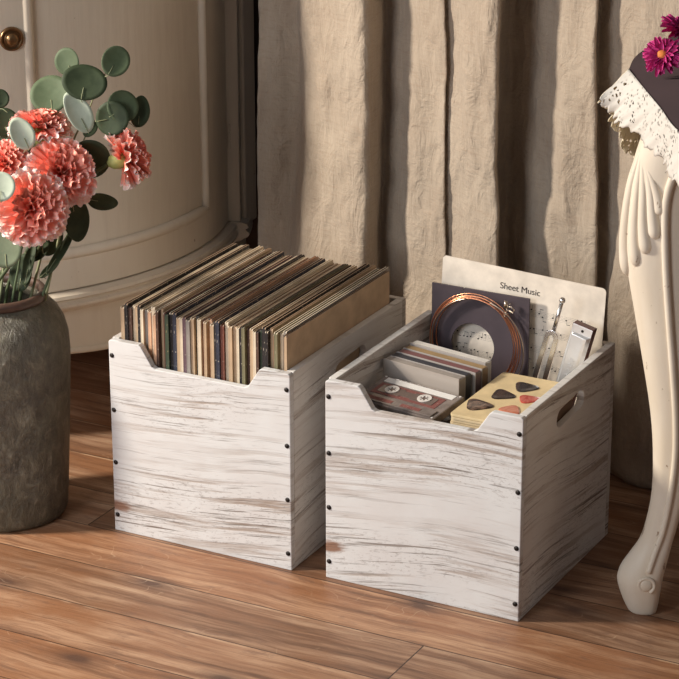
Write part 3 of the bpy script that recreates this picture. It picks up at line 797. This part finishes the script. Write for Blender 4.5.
PK = [((478, 405), marble('tortoiseshell', (.025, .012, .009), (.22, .13, .09)), 'brown tortoiseshell guitar pick nearest the cassette', 1.12, 2.4),
      ((502.5, 395), marble('black_brown', (.018, .010, .009), (.05, .03, .025)), 'plain dark brown guitar pick between two other dark picks', 1.0, 2.2),
      ((525.5, 387.5), marble('charcoal', (.018, .014, .013), (.07, .055, .05)), 'charcoal guitar pick farthest back on the yellow card', 1.0, 2.5),
      ((529, 399.5), marble('red_pearl', (.42, .05, .035), (.55, .14, .10)), 'red guitar pick beside the charcoal pick', .86, .5),
      ((510.5, 410), marble('orange_pearl', (.52, .17, .10), (.60, .25, .16)), 'orange red guitar pick by the crate corner', .86, -.6)]
def zplane(u, v, z):
    d = RZ @ Vector((u - 339.5, FPX * cos(PIT) + (339.5 - v) * sin(PIT), -FPX * sin(PIT) + (339.5 - v) * cos(PIT)))
    return CAM + d * ((z - CAM.z) / d.z)
for (uv, m, lab, s, an) in PK:
    p = zplane(*uv, .2725); pick(p.x, p.y, an, m, lab, s * 1.28)

# ------------------------------------------------------------------ vase and bouquet
V0 = Vector((-.5365, -.0200, 0))
def make_vase():
    t = thing('stoneware_vase', V0, 'tall mottled brown stoneware vase standing on the floor left of the crates', 'vase')
    out = [(0, 0), (.078, 0), (.085, .003), (.089, .012), (.0915, .05), (.0955, .12), (.0995, .20), (.1015, .25), (.100, .278), (.095, .298), (.087, .313), (.078, .323), (.0705, .329), (.0675, .333)]
    inn = [(.0615, .333), (.063, .325), (.075, .315), (.090, .28), (.092, .2), (.08, .02), (0, .012)]
    out = [(a * 1.035, z * 1.025) for a, z in out]; inn = [(a, z * 1.025) for a, z in inn]; b = MB(); b.lathe(out + inn, 72); b.build('body', M_vase, t, smooth=True)
    b = MB(); b.lathe([(.0615, .331), (.0685, .331), (.0712, .335), (.0715, .340), (.0690, .3445), (.0645, .3455), (.0615, .343), (.0608, .337), (.0615, .331)], 72); b.v = [(x * 1.045, y * 1.045, z + .0085) for x, y, z in b.v]
    o = b.build('rim', plain('brown_glazed_rim', (.10, .058, .042), .4, var=.3, scale=50, bump=.001), t, smooth=True); o['label'] = 'dark brown rim'
make_vase()
NV = FWD.copy()
def spot(u, v, off=0.0):
    """point on the upright plane through the vase axis facing the camera, brought forward by off"""
    d = RZ @ Vector((u - 339.5, FPX * cos(PIT) + (339.5 - v) * sin(PIT), -FPX * sin(PIT) + (339.5 - v) * cos(PIT)))
    P0 = V0 - NV * off
    return CAM + d * ((P0 - CAM).dot(NV) / d.dot(NV))
TOCAM = -(FWD * cos(PIT) - UP * sin(PIT)).normalized(); IMUP = (UP * cos(PIT) + FWD * sin(PIT)).normalized()
M_stem = leaf_mat('green_stem', (.05, .07, .028), (.085, .11, .048)); M_cal = leaf_mat('pale_green_calyx', (.28, .34, .10), (.42, .46, .18))
M_pet = petal_mat('coral_petals', (.90, .15, .095), (.95, .37, .28), (.96, .78, .72))
M_lf = {'dark': leaf_mat('dark_leaf', (.030, .045, .020), (.052, .072, .034)), 'mid': leaf_mat('mid_leaf', (.075, .105, .052), (.11, .145, .078)),
        'grey': leaf_mat('grey_green_leaf', (.12, .15, .09), (.165, .20, .125)), 'pale': leaf_mat('pale_leaf', (.52, .59, .45), (.64, .70, .56)), 'twig': leaf_mat('pale_twig', (.24, .27, .14), (.34, .35, .21))}
def basis(n):
    n = n.normalized(); u = n.cross(UP); u = u.normalized() if u.length > .01 else n.orthogonal().normalized(); return u, n.cross(u).normalized() * -1, n
def carnation(c, face, R, mouth, label, seed, calyx_vis=True, squash=1.0):
    rg = random.Random(seed)
    t = thing('carnation', c, label, 'carnation', 'coral carnations in the vase')
    u, v, n = basis(face); b = MB()
    cnt = 0
    for (num, th0, ln) in ((8, 98, 1.0), (9, 82, 1.0), (9, 64, .97), (8, 47, .92), (7, 30, .86), (4, 14, .80), (3, 4, .72)):
        for k in range(num):
            phi = 2 * pi * (k + .5 * (cnt % 2) + rg.uniform(-.2, .2)) / num; th_ = D2(th0 + rg.uniform(-8, 8)); L = R * ln * rg.uniform(.88, 1.05)
            wid = R * rg.uniform(.38, .50); ph = rg.uniform(0, 6); fold = rg.uniform(-.3, .3); tw = rg.uniform(-.6, .6)
            er = u * cos(phi) + v * sin(phi); et = -u * sin(phi) + v * cos(phi)
            d = n * cos(th_) * squash + er * sin(th_); up_ = (n * sin(th_) - er * cos(th_))
            base = -n * R * .30
            et2 = et * cos(tw) + up_ * sin(tw); up2 = up_ * cos(tw) - et * sin(tw)
            fr = rg.randint(3, 4)
            def fn(a, s):
                x = (a - .5) * 2; w_ = wid * (.16 + .84 * s ** .9)
                jag = .075 * R * abs(sin(a * pi * 5 + ph)) * s ** 4
                p = base + d * ((L + R * .30) * s * (1 - .13 * x * x * s) + jag) + et2 * x * w_
                p += up2 * (R * (.085 * sin(a * pi * fr * 1.5 + ph) * s ** 2 + .16 * (s ** 2) * fold + .10 * x * x * s) - R * .10 * s ** 3)
                return p
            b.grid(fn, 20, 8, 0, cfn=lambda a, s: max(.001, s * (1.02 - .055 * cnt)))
        cnt += 1
    b.build('petals', M_pet, t, smooth=True, weld=False)
    f = MB(); pth = [-n * R * k for k in (.22, .35, .55, .8, .98)]; rad = [.30, .29, .26, .20, .09]
    f.tube(pth, lambda s: R * lerp_table([(0, .36), (.3, .39), (.6, .35), (.85, .24), (1, .09)], s)[0], 14)
    for k in range(5):
        a = 2 * pi * k / 5; e = u * cos(a) + v * sin(a); f.tube([-n * R * .34 + e * R * .29, -n * R * .2 + e * R * .36, -n * R * .08 + e * R * .40], lambda s: R * .09 * (1.05 - s), 6)
    f.build('calyx', M_cal, t, smooth=True)
    s0 = -n * R * .95; m0 = mouth - c; f = MB()
    L_ = (m0 - s0).length
    pth = spline([s0, s0 - n * L_ * .18 + (m0 - s0) * .12, s0 - n * L_ * .12 + (m0 - s0) * .55, m0, m0 + Vector(((V0.x - mouth.x) * .5, (V0.y - mouth.y) * .5, -.22))], 8)
    f.tube(pth, .0027, 8); f.build('stem', M_stem, t, smooth=True)
    return t, pth
def leafmesh(b, base, axis, normal, L, W, cup=.12, tip=0.0, m=0):
    axis = axis.normalized(); s = normal.cross(axis).normalized(); nn = axis.cross(s).normalized()
    def fn(a, r):
        ang = 2 * pi * a; x = cos(ang) * r; y = sin(ang) * r
        px = (x * .5 + .5); wv = 1 - tip * px ** 2 * .75
        return base + axis * (px * L) + s * (y * W * .5 * wv) + nn * (cup * L * (y * y * .8 + (px - .5) ** 2 * .5))
    b.grid(fn, 28, 5, m, closeu=True)
def rot_im(ang):   # direction in the picture plane as a 3D vector
    return (RIGHT * cos(ang) + IMUP * sin(ang))
def sprig(path, leaves, label, tone='twig'):
    P = [spot(*p) for p in path]; root = P[0]
    t = thing('eucalyptus_sprig', root, label, 'eucalyptus sprig', 'eucalyptus sprigs in the vase')
    f = MB(); f.tube(spline([p - root for p in P], 6), lambda s: .0017 * (1.3 - s), 6); f.build('stem', M_lf[tone], t, smooth=True)
    for (lu, lv, rx, ry, ang, off, tn, tilt, stem_pt) in leaves:
        c = spot(lu, lv, off); ax = rot_im(D2(ang)); sc_ = 1 / 672.0
        nrm = (TOCAM + rot_im(D2(tilt[0])) * tilt[1]).normalized(); ax = (ax - nrm * ax.dot(nrm)).normalized()
        L = 2 * rx * sc_ * 1.04; W = 2 * ry * sc_ * 1.04
        base = c - ax * L / 2
        b = MB(); leafmesh(b, base - root, ax, nrm, L, W, .10, .25 if rx > ry * 1.25 else .0)
        lf = b.build('leaf', M_lf[tn], t, smooth=True, solid=.0006)
        f = MB(); q = spot(*stem_pt); f.tube(spline([q - root, (q + base) / 2 - root + IMUP * .002, base - root, base - root + ax * L * .35 + nrm * .0012], 4), .00055, 5); f.build('leaf_stalk', M_lf['twig'], lf, smooth=True)
MOUTH = V0 + UP * .340
def mouth(dx, dy=0): return MOUTH + RIGHT * dx + FWD * dy
carnation(spot(41, 122, .0), (IMUP * 1.0 + TOCAM * .30 + RIGHT * .05), .036, mouth(.000, .02), 'coral carnation facing upwards, topmost in the vase', 1, squash=.75)
carnation(spot(62, 171, .050), (TOCAM * 1.0 + IMUP * .25 + RIGHT * .25), .040, mouth(.015, -.01), 'coral carnation facing the viewer, in the middle of the bouquet', 2)
carnation(spot(31, 207, .110), (TOCAM * 1.0 + RIGHT * .1 - IMUP * .02), .0425, mouth(.000, -.035), 'large coral carnation facing the viewer, lowest above the vase rim', 3)
carnation(spot(130, 155, .01), (RIGHT * .90 + IMUP * .38 - TOCAM * .12), .035, mouth(.035, .0), 'coral carnation turned to the right, showing its pale green calyx', 4)
carnation(spot(5, 163, .03), (TOCAM * 1.0 + IMUP * .45 - RIGHT * .2), .030, mouth(-.025, -.01), 'coral carnation cut off at the left edge of the bouquet', 5)
sprig([(30, 300, .0), (48, 230, 0), (70, 150, -.01), (88, 112, -.01), (98, 88, 0), (112, 62, 0)],
      [(68, 61, 13, 12, 110, -.015, 'mid', (200, .3), (80, 84, -.01)), (116, 61, 15, 13, 60, .0, 'mid', (20, .3), (100, 82, 0)), (85, 82, 17, 21, 80, .012, 'dark', (60, .2), (88, 110, -.01)),
       (51, 94, 19, 19, 100, -.035, 'mid', (120, .3), (60, 120, -.02)), (78, 112, 21, 13, 118, .03, 'pale', (30, .55), (84, 130, .0)), (90, 128, 9, 7, -120, .01, 'dark', (30, .3), (84, 118, -.005))],
      'tall eucalyptus sprig with round leaves rising above the carnations')
sprig([(45, 300, .01), (62, 225, .0), (78, 160, -.01), (92, 124, -.01), (112, 116, 0)],
      [(123, 106, 15, 15, 40, .0, 'mid', (10, .3), (108, 117, 0)), (140, 111, 15, 10, 80, -.015, 'dark', (0, .4), (120, 120, 0)), (113, 118, 16, 16, 10, .01, 'dark', (200, .2), (98, 122, -.01)),
       (91, 158, 19, 18, 10, .0, 'dark', (240, .3), (76, 160, -.01)), (75, 218, 22, 14, -80, .03, 'dark', (0, .45), (68, 196, .0)), (62, 196, 14, 11, -60, .02, 'dark', (90, .3), (66, 185, 0))],
      'eucalyptus sprig leaning right with three overlapping round leaves')
sprig([(0, 300, .01), (8, 230, .03), (14, 180, .03), (18, 150, .03), (10, 118, .01)],
      [(22, 133, 16, 12, 115, .05, 'pale', (30, .4), (24, 152, .04)), (1, 186, 14, 13, 90, .155, 'pale', (60, .3), (8, 200, .06)), (0, 98, 9, 9, 80, .0, 'dark', (0, .2), (8, 112, .01)),
       (4, 122, 14, 14, 110, -.01, 'dark', (0, .2), (14, 138, .02)), (20, 152, 13, 12, 60, .0, 'dark', (40, .3), (16, 165, .02)), (3, 146, 11, 11, 160, .0, 'dark', (90, .3), (14, 152, .03)), (36, 150, 12, 10, 20, -.02, 'mid', (90, .3), (20, 160, .02))],
      'eucalyptus sprig at the far left with two pale grey leaves')
sprig([(12, 302, .03), (18, 270, .04), (25, 240, .03), (45, 225, .0), (60, 215, -.02)],
      [(5, 247, 19, 17, 95, .075, 'grey', (200, .2), (14, 262, .05)), (38, 250, 14, 9, 30, .01, 'dark', (200, .3), (26, 250, .03)), (52, 240, 16, 10, 60, .0, 'dark', (20, .4), (40, 236, .02)), (22, 272, 18, 12, 80, .02, 'dark', (180, .3), (18, 282, .04)), (58, 205, 15, 12, 40, -.02, 'dark', (20, .3), (52, 220, -.01)), (12, 218, 14, 14, 100, -.01, 'dark', (20, .3), (22, 236, .02))],
      'low eucalyptus sprig with a broad grey green leaf at the vase rim', 'mid')
sprig([(40, 302, .02), (55, 262, .02), (72, 225, .01), (85, 203, .0)],
      [(103, 201, 14.5, 8.5, -8, .01, 'dark', (270, .3), (86, 204, .0)), (60, 252, 24, 4.5, 55, .02, 'dark', (20, .4), (52, 268, .02)), (50, 268, 13, 4, 42, .03, 'dark', (20, .3), (46, 278, .02)), (30, 262, 22, 6, 78, .02, 'dark', (160, .3), (32, 284, .02))],
      'short leafy sprig with a pointed leaf below the right carnation', 'mid')
# ------------------------------------------------------------------ table, cloth and daisies
TC = Vector((.81, .26, 0)); F0 = Vector((.44, .115, 0))
def make_table():
    t = thing('round_table', TC, 'distressed ivory table with carved cabriole legs, right of the crates', 'table')
    b = MB(); b.lathe([(0, .735), (.415, .735), (.424, .740), (.427, .747), (.422, .7545), (0, .7545)], 96); b.build('tabletop', M_leg, t, smooth=False)
    b = MB(); b.lathe([(.345, .665), (.365, .665), (.365, .735), (.345, .735), (.345, .665)], 96); b.build('apron', M_leg, t)
    # leg profile: z, outer rho, inner rho, (outward from the foot axis)
    T = [(.735, .010, -.066), (.704, .022, -.067), (.674, .034, -.064), (.627, .045, -.058), (.579, .050, -.054), (.510, .045, -.053), (.441, .032, -.055), (.370, .018, -.056), (.299, .005, -.057), (.241, -.001, -.055), (.182, -.002, -.048), (.137, .004, -.040),
         (.110, .011, -.034), (.090, .022, -.030), (.070, .034, -.026), (.055, .0395, -.023), (.042, .039, -.0215), (.021, .032, -.019), (.004, .024, -.0165), (.0, .021, -.014)]
    S = spline([(a, b_, c) for a, b_, c in T], 3)
    ang0 = atan2(F0.y - TC.y, F0.x - TC.x); dist = (F0 - TC).xy.length
    for li, a in enumerate((ang0, ang0 + 2 * pi / 3, ang0 - 2 * pi / 3)):
        er = Vector((cos(a), sin(a), 0)); et = Vector((-sin(a), cos(a), 0)); o3 = er * dist
        b = MB(); ns = 24; rings = []
        for z, po, pi_ in S:
            cc_ = (po + pi_) / 2; h = (po - pi_) / 2; w_ = h * .92 if z > .1 else h * .92
            w_ = min(w_, .036 if z > .12 else .034)
            ring = []
            for k in range(ns):
                q = 2 * pi * k / ns; e = 2 / 3.2
                x = abs(cos(q)) ** e * (1 if cos(q) >= 0 else -1); y = abs(sin(q)) ** e * (1 if sin(q) >= 0 else -1)
                # outer edge is sharpened to a ridge
                y *= (1 - .45 * max(0, x) ** 2)
                ring.append(b.vert(o3 + er * (cc_ + h * x) + et * (w_ * y) + UP * z))
            rings.append(ring)
        for A, B in zip(rings, rings[1:]):
            for k in range(ns): b.face((A[k], A[(k + 1) % ns], B[(k + 1) % ns], B[k]))
        b.face(rings[0]); b.face(rings[-1][::-1])
        leg = b.build('leg', M_leg, t, smooth=True)
        def surf(rho, z, lift=0, side=1):
            rows = [r for r in S]
            best = min(range(len(S) - 1), key=lambda i: 0 if S[i + 1].x <= z <= S[i].x else 9 + abs(S[i].x - z))
            p, q = S[best], S[best + 1]; tt = 0 if p.x == q.x else (z - p.x) / (q.x - p.x); tt = min(1, max(0, tt))
            po, pi_ = p.y + (q.y - p.y) * tt, p.z + (q.z - p.z) * tt
            cc_ = (po + pi_) / 2; h = (po - pi_) / 2; w_ = min(h * .92, .036 if z > .12 else .034)
            x = max(-.985, min(.985, (rho - cc_) / h)); e = 3.2; y = (1 - abs(x) ** e) ** (1 / e) * (1 - .45 * max(0, x) ** 2)
            return o3 + er * rho + et * (w_ * y + lift) * side + UP * z
        for side in (1, -1):
            P = [(.662, -.028), (.640, -.012), (.610, -.004), (.574, -.003), (.512, -.007), (.443, -.014), (.372, -.022), (.301, -.029), (.242, -.031), (.183, -.027), (.130, -.019), (.095, -.009), (.070, -.002)]
            Q = spline([(z, r, 0) for z, r in P], 5)
            f = MB(); f.tube([surf(q.y, q.x, .0005, side) for q in Q], lambda s: .0062 - .002 * s, 8); f.build('edge_bead', M_leg, leg, smooth=True)
            f = MB(); pth = []
            for k in range(40):
                q = k / 39; an = 4.2 - q * 2 * pi * 1.15; r_ = .013 * (1 - q * .55); pth.append(surf(.001 + r_ * cos(an), .052 + r_ * sin(an), .0005, side))
            f.tube(pth, lambda s: .0030 * (1 - .4 * s), 7); f.ellipsoid(surf(.001, .052, -.001, side), (er * .010, et * .0045, UP * .010)); f.build('scroll', M_leg, leg, smooth=True)
            # carved leaf: overlapping lobes fanning down from the knee
            f = MB()
            lob = [((.664, .031), (.610, .043), (.545, .047), (.489, .042), .0098), ((.662, .030), (.612, .034), (.555, .035), (.507, .0295), .0098), ((.658, .029), (.616, .026), (.568, .024), (.527, .018), .0098),
                   ((.654, .027), (.622, .018), (.585, .013), (.549, .0075), .0098), ((.650, .026), (.628, .015), (.606, .007), (.583, .0025), .0098)]
            for li_, L in enumerate(lob):
                Q = spline([(z, r, 0) for z, r in L[:4]], 9)
                f.tube([surf(q.y, q.x, -.0052, side) for q in Q], lambda s, w_=L[4]: max(.0008, w_ * (.30 + .80 * s ** .8) * (1 if s < .86 else sqrt(max(.01, 1 - ((s - .86) / .14) ** 2)))), 12)
            f.build('carved_leaf', M_leg, leg, smooth=True)
    return t
make_table()
M_cloth = plain('plum_brown_cloth', (.036, .019, .021), .95, var=.12, scale=12)
M_lace = lace_mat('ivory_lace', (.63, .595, .54)); M_lace2 = lace_mat('yellowed_lace', (.88, .78, .56))
def make_cloth():
    t = thing('tablecloth', TC + UP * .757, 'dark plum tablecloth with a white lace border over the table', 'tablecloth')
    o = Vector(t.location)
    front = [Vector((.381, .125, .7585)), Vector((.43, .050, .7585)), Vector((.484, -.031, .7585)), Vector((.543, -.121, .7585)), Vector((.62, -.19, .7585))]
    back = [Vector((.381, .125, .7585)), Vector((.3635, .19, .7585)), Vector((.359, .25, .7585)), Vector((.366, .33, .7585))]
    a0 = atan2(-.19 - TC.y, .62 - TC.x); a1 = atan2(.33 - TC.y, .366 - TC.x)
    if a1 < 0: a1 += 2 * pi
    arc = [Vector((TC.x + .455 * cos(a0 + (a1 - a0) * k / 60), TC.y + .455 * sin(a0 + (a1 - a0) * k / 60), .7585)) for k in range(1, 60)]
    ring = front + arc + back[::-1][:-1]
    b = MB(); c = b.vert((0, 0, .0015)); R1 = [b.vert(p - o) for p in ring]
    for k in range(len(R1)): b.face((c, R1[k], R1[(k + 1) % len(R1)]))
    # back-left corner hangs down in a dark fold
    R2 = []
    bb = spline(back, 8)
    f2 = [b.vert(p - o) for p in bb]; lowz = lambda s: .7585 - .10 * min(1, s * 2.2) ** .8 * (1 if s < .7 else 1 - (s - .7) * .5)
    g2 = [b.vert(Vector((p.x - .004 * sin(pi * min(1, k / 8)), p.y, lowz(k / (len(bb) - 1)))) - o) for k, p in enumerate(bb)]
    for k in range(len(bb) - 1): b.face((f2[k], f2[k + 1], g2[k + 1], g2[k]))
    b.build('cloth', M_cloth, t, smooth=True, solid=.0012)
    # front lace band
    def band(top, bot, amp, freq, m, name, lift=0):
        n = 90; b = MB()
        def fn(u, v):
            p, q = samp(top, u), samp(bot, u); d = q - p
            k = 1 + (amp * abs(sin(u * freq * pi)) + .03 * sin(u * freq * 11)) * v
            x = p + d * v * k
            x += Vector((-.94, -.33, 0)) * (.004 * sin(u * 26) * v * v + .0015 * sin(u * 90 + v * 9) * v)
            return x - o
        b.grid(fn, 160, 14)
        b.build(name, m, t, smooth=True, solid=.0009, weld=False)
    def samp(P, u):
        i = u * (len(P) - 1); k = min(int(i), len(P) - 2); return P[k].lerp(P[k + 1], i - k)
    ft = spline([p + UP * .0012 for p in front], 8); 
    fb = spline([Vector((.357, .093, .728)), Vector((.382, .090, .703)), Vector((.448, .018, .702)), Vector((.520, -.085, .700)), Vector((.60, -.20, .70))], 8)
    band(ft, fb, .10, 17, M_lace, 'front_lace')
    bt = spline([Vector((.381, .125, .7605)), Vector((.3665, .155, .722)), Vector((.362, .20, .685)), Vector((.3605, .25, .662)), Vector((.368, .33, .675))], 8)
    bb2 = spline([Vector((.357, .093, .728)), Vector((.354, .140, .690)), Vector((.352, .19, .640)), Vector((.354, .24, .612)), Vector((.362, .33, .625))], 8)
    band(bt, bb2, .10, 13, M_lace2, 'side_lace')
    arcL = spline([ring[4]] + arc[::6] + [back[-1]], 6)
    arcB = [Vector((TC.x + (p.x - TC.x) * 1.06, TC.y + (p.y - TC.y) * 1.06, .690)) for p in arcL]
    band([p + UP * .001 for p in arcL], arcB, .1, 60, M_lace, 'rear_lace')
make_cloth()
M_mag = petal_mat('magenta_petals', (.30, .01, .09), (.55, .02, .19), (.70, .10, .32)); M_mag2 = M_mag
def daisy(c, face, R, label, seed, pet=26):
    rg = random.Random(seed); t = thing('magenta_daisy', c, label, 'flower', 'magenta flowers on the tablecloth')
    u, v, n = basis(face); b = MB()
    for ring_, (num, th0, ln) in enumerate(((pet, 92, 1.0), (pet - 4, 76, .88), (pet - 10, 58, .62))):
        for k in range(num):
            phi = 2 * pi * (k + .5 * ring_) / num + rg.uniform(-.08, .08); th_ = D2(th0 + rg.uniform(-9, 9)); L = R * ln * rg.uniform(.88, 1.05)
            er = u * cos(phi) + v * sin(phi); et = -u * sin(phi) + v * cos(phi); d = n * cos(th_) + er * sin(th_); up_ = n * sin(th_) - er * cos(th_)
            wd = R * .115
            b.grid(lambda a, s: d * (L * (.12 + .88 * s)) + et * ((a - .5) * 2 * wd * (.45 + sin(pi * min(1, s * .93 + .04)) * .65)) + up_ * (R * (.10 * (2 * a - 1) ** 2 - .12 * s * s)), 4, 7, cfn=lambda a, s: max(.001, s * .9))
    b.build('petals', M_mag, t, smooth=True, weld=False)
    b = MB(); b.ellipsoid(n * R * .10, (u * R * .24, v * R * .24, n * R * .17))
    for k in range(60):
        a = k * 2.4; r_ = R * .22 * sqrt(k / 60); b.ellipsoid(n * R * (.24 - .1 * (k / 60)) + u * r_ * cos(a) + v * r_ * sin(a), (u * R * .03, v * R * .03, n * R * .04), 6, 4)
    o = b.build('disc', plain('orange_disc', (.80, .24, .05), .7, var=.3, scale=200), t, smooth=True); o['label'] = 'orange flower centre'
    b = MB(); b.tube([-n * R * .02, -n * R * .18, -n * R * .26], lambda s: R * (.22 - .12 * s), 12); b.build('calyx', M_stem, t, smooth=True)
pz = zplane(663, 56, .787); daisy(pz, TOCAM * .9 + RIGHT * .15 + IMUP * .25 - RIGHT * .55, .0275, 'magenta daisy with an orange centre lying at the edge of the dark tablecloth', 11)
pz = zplane(681, 31, .792); daisy(pz, TOCAM * .5 + IMUP * .6 + RIGHT * .4, .030, 'magenta daisy behind the first, cut off by the right edge of the picture', 12)
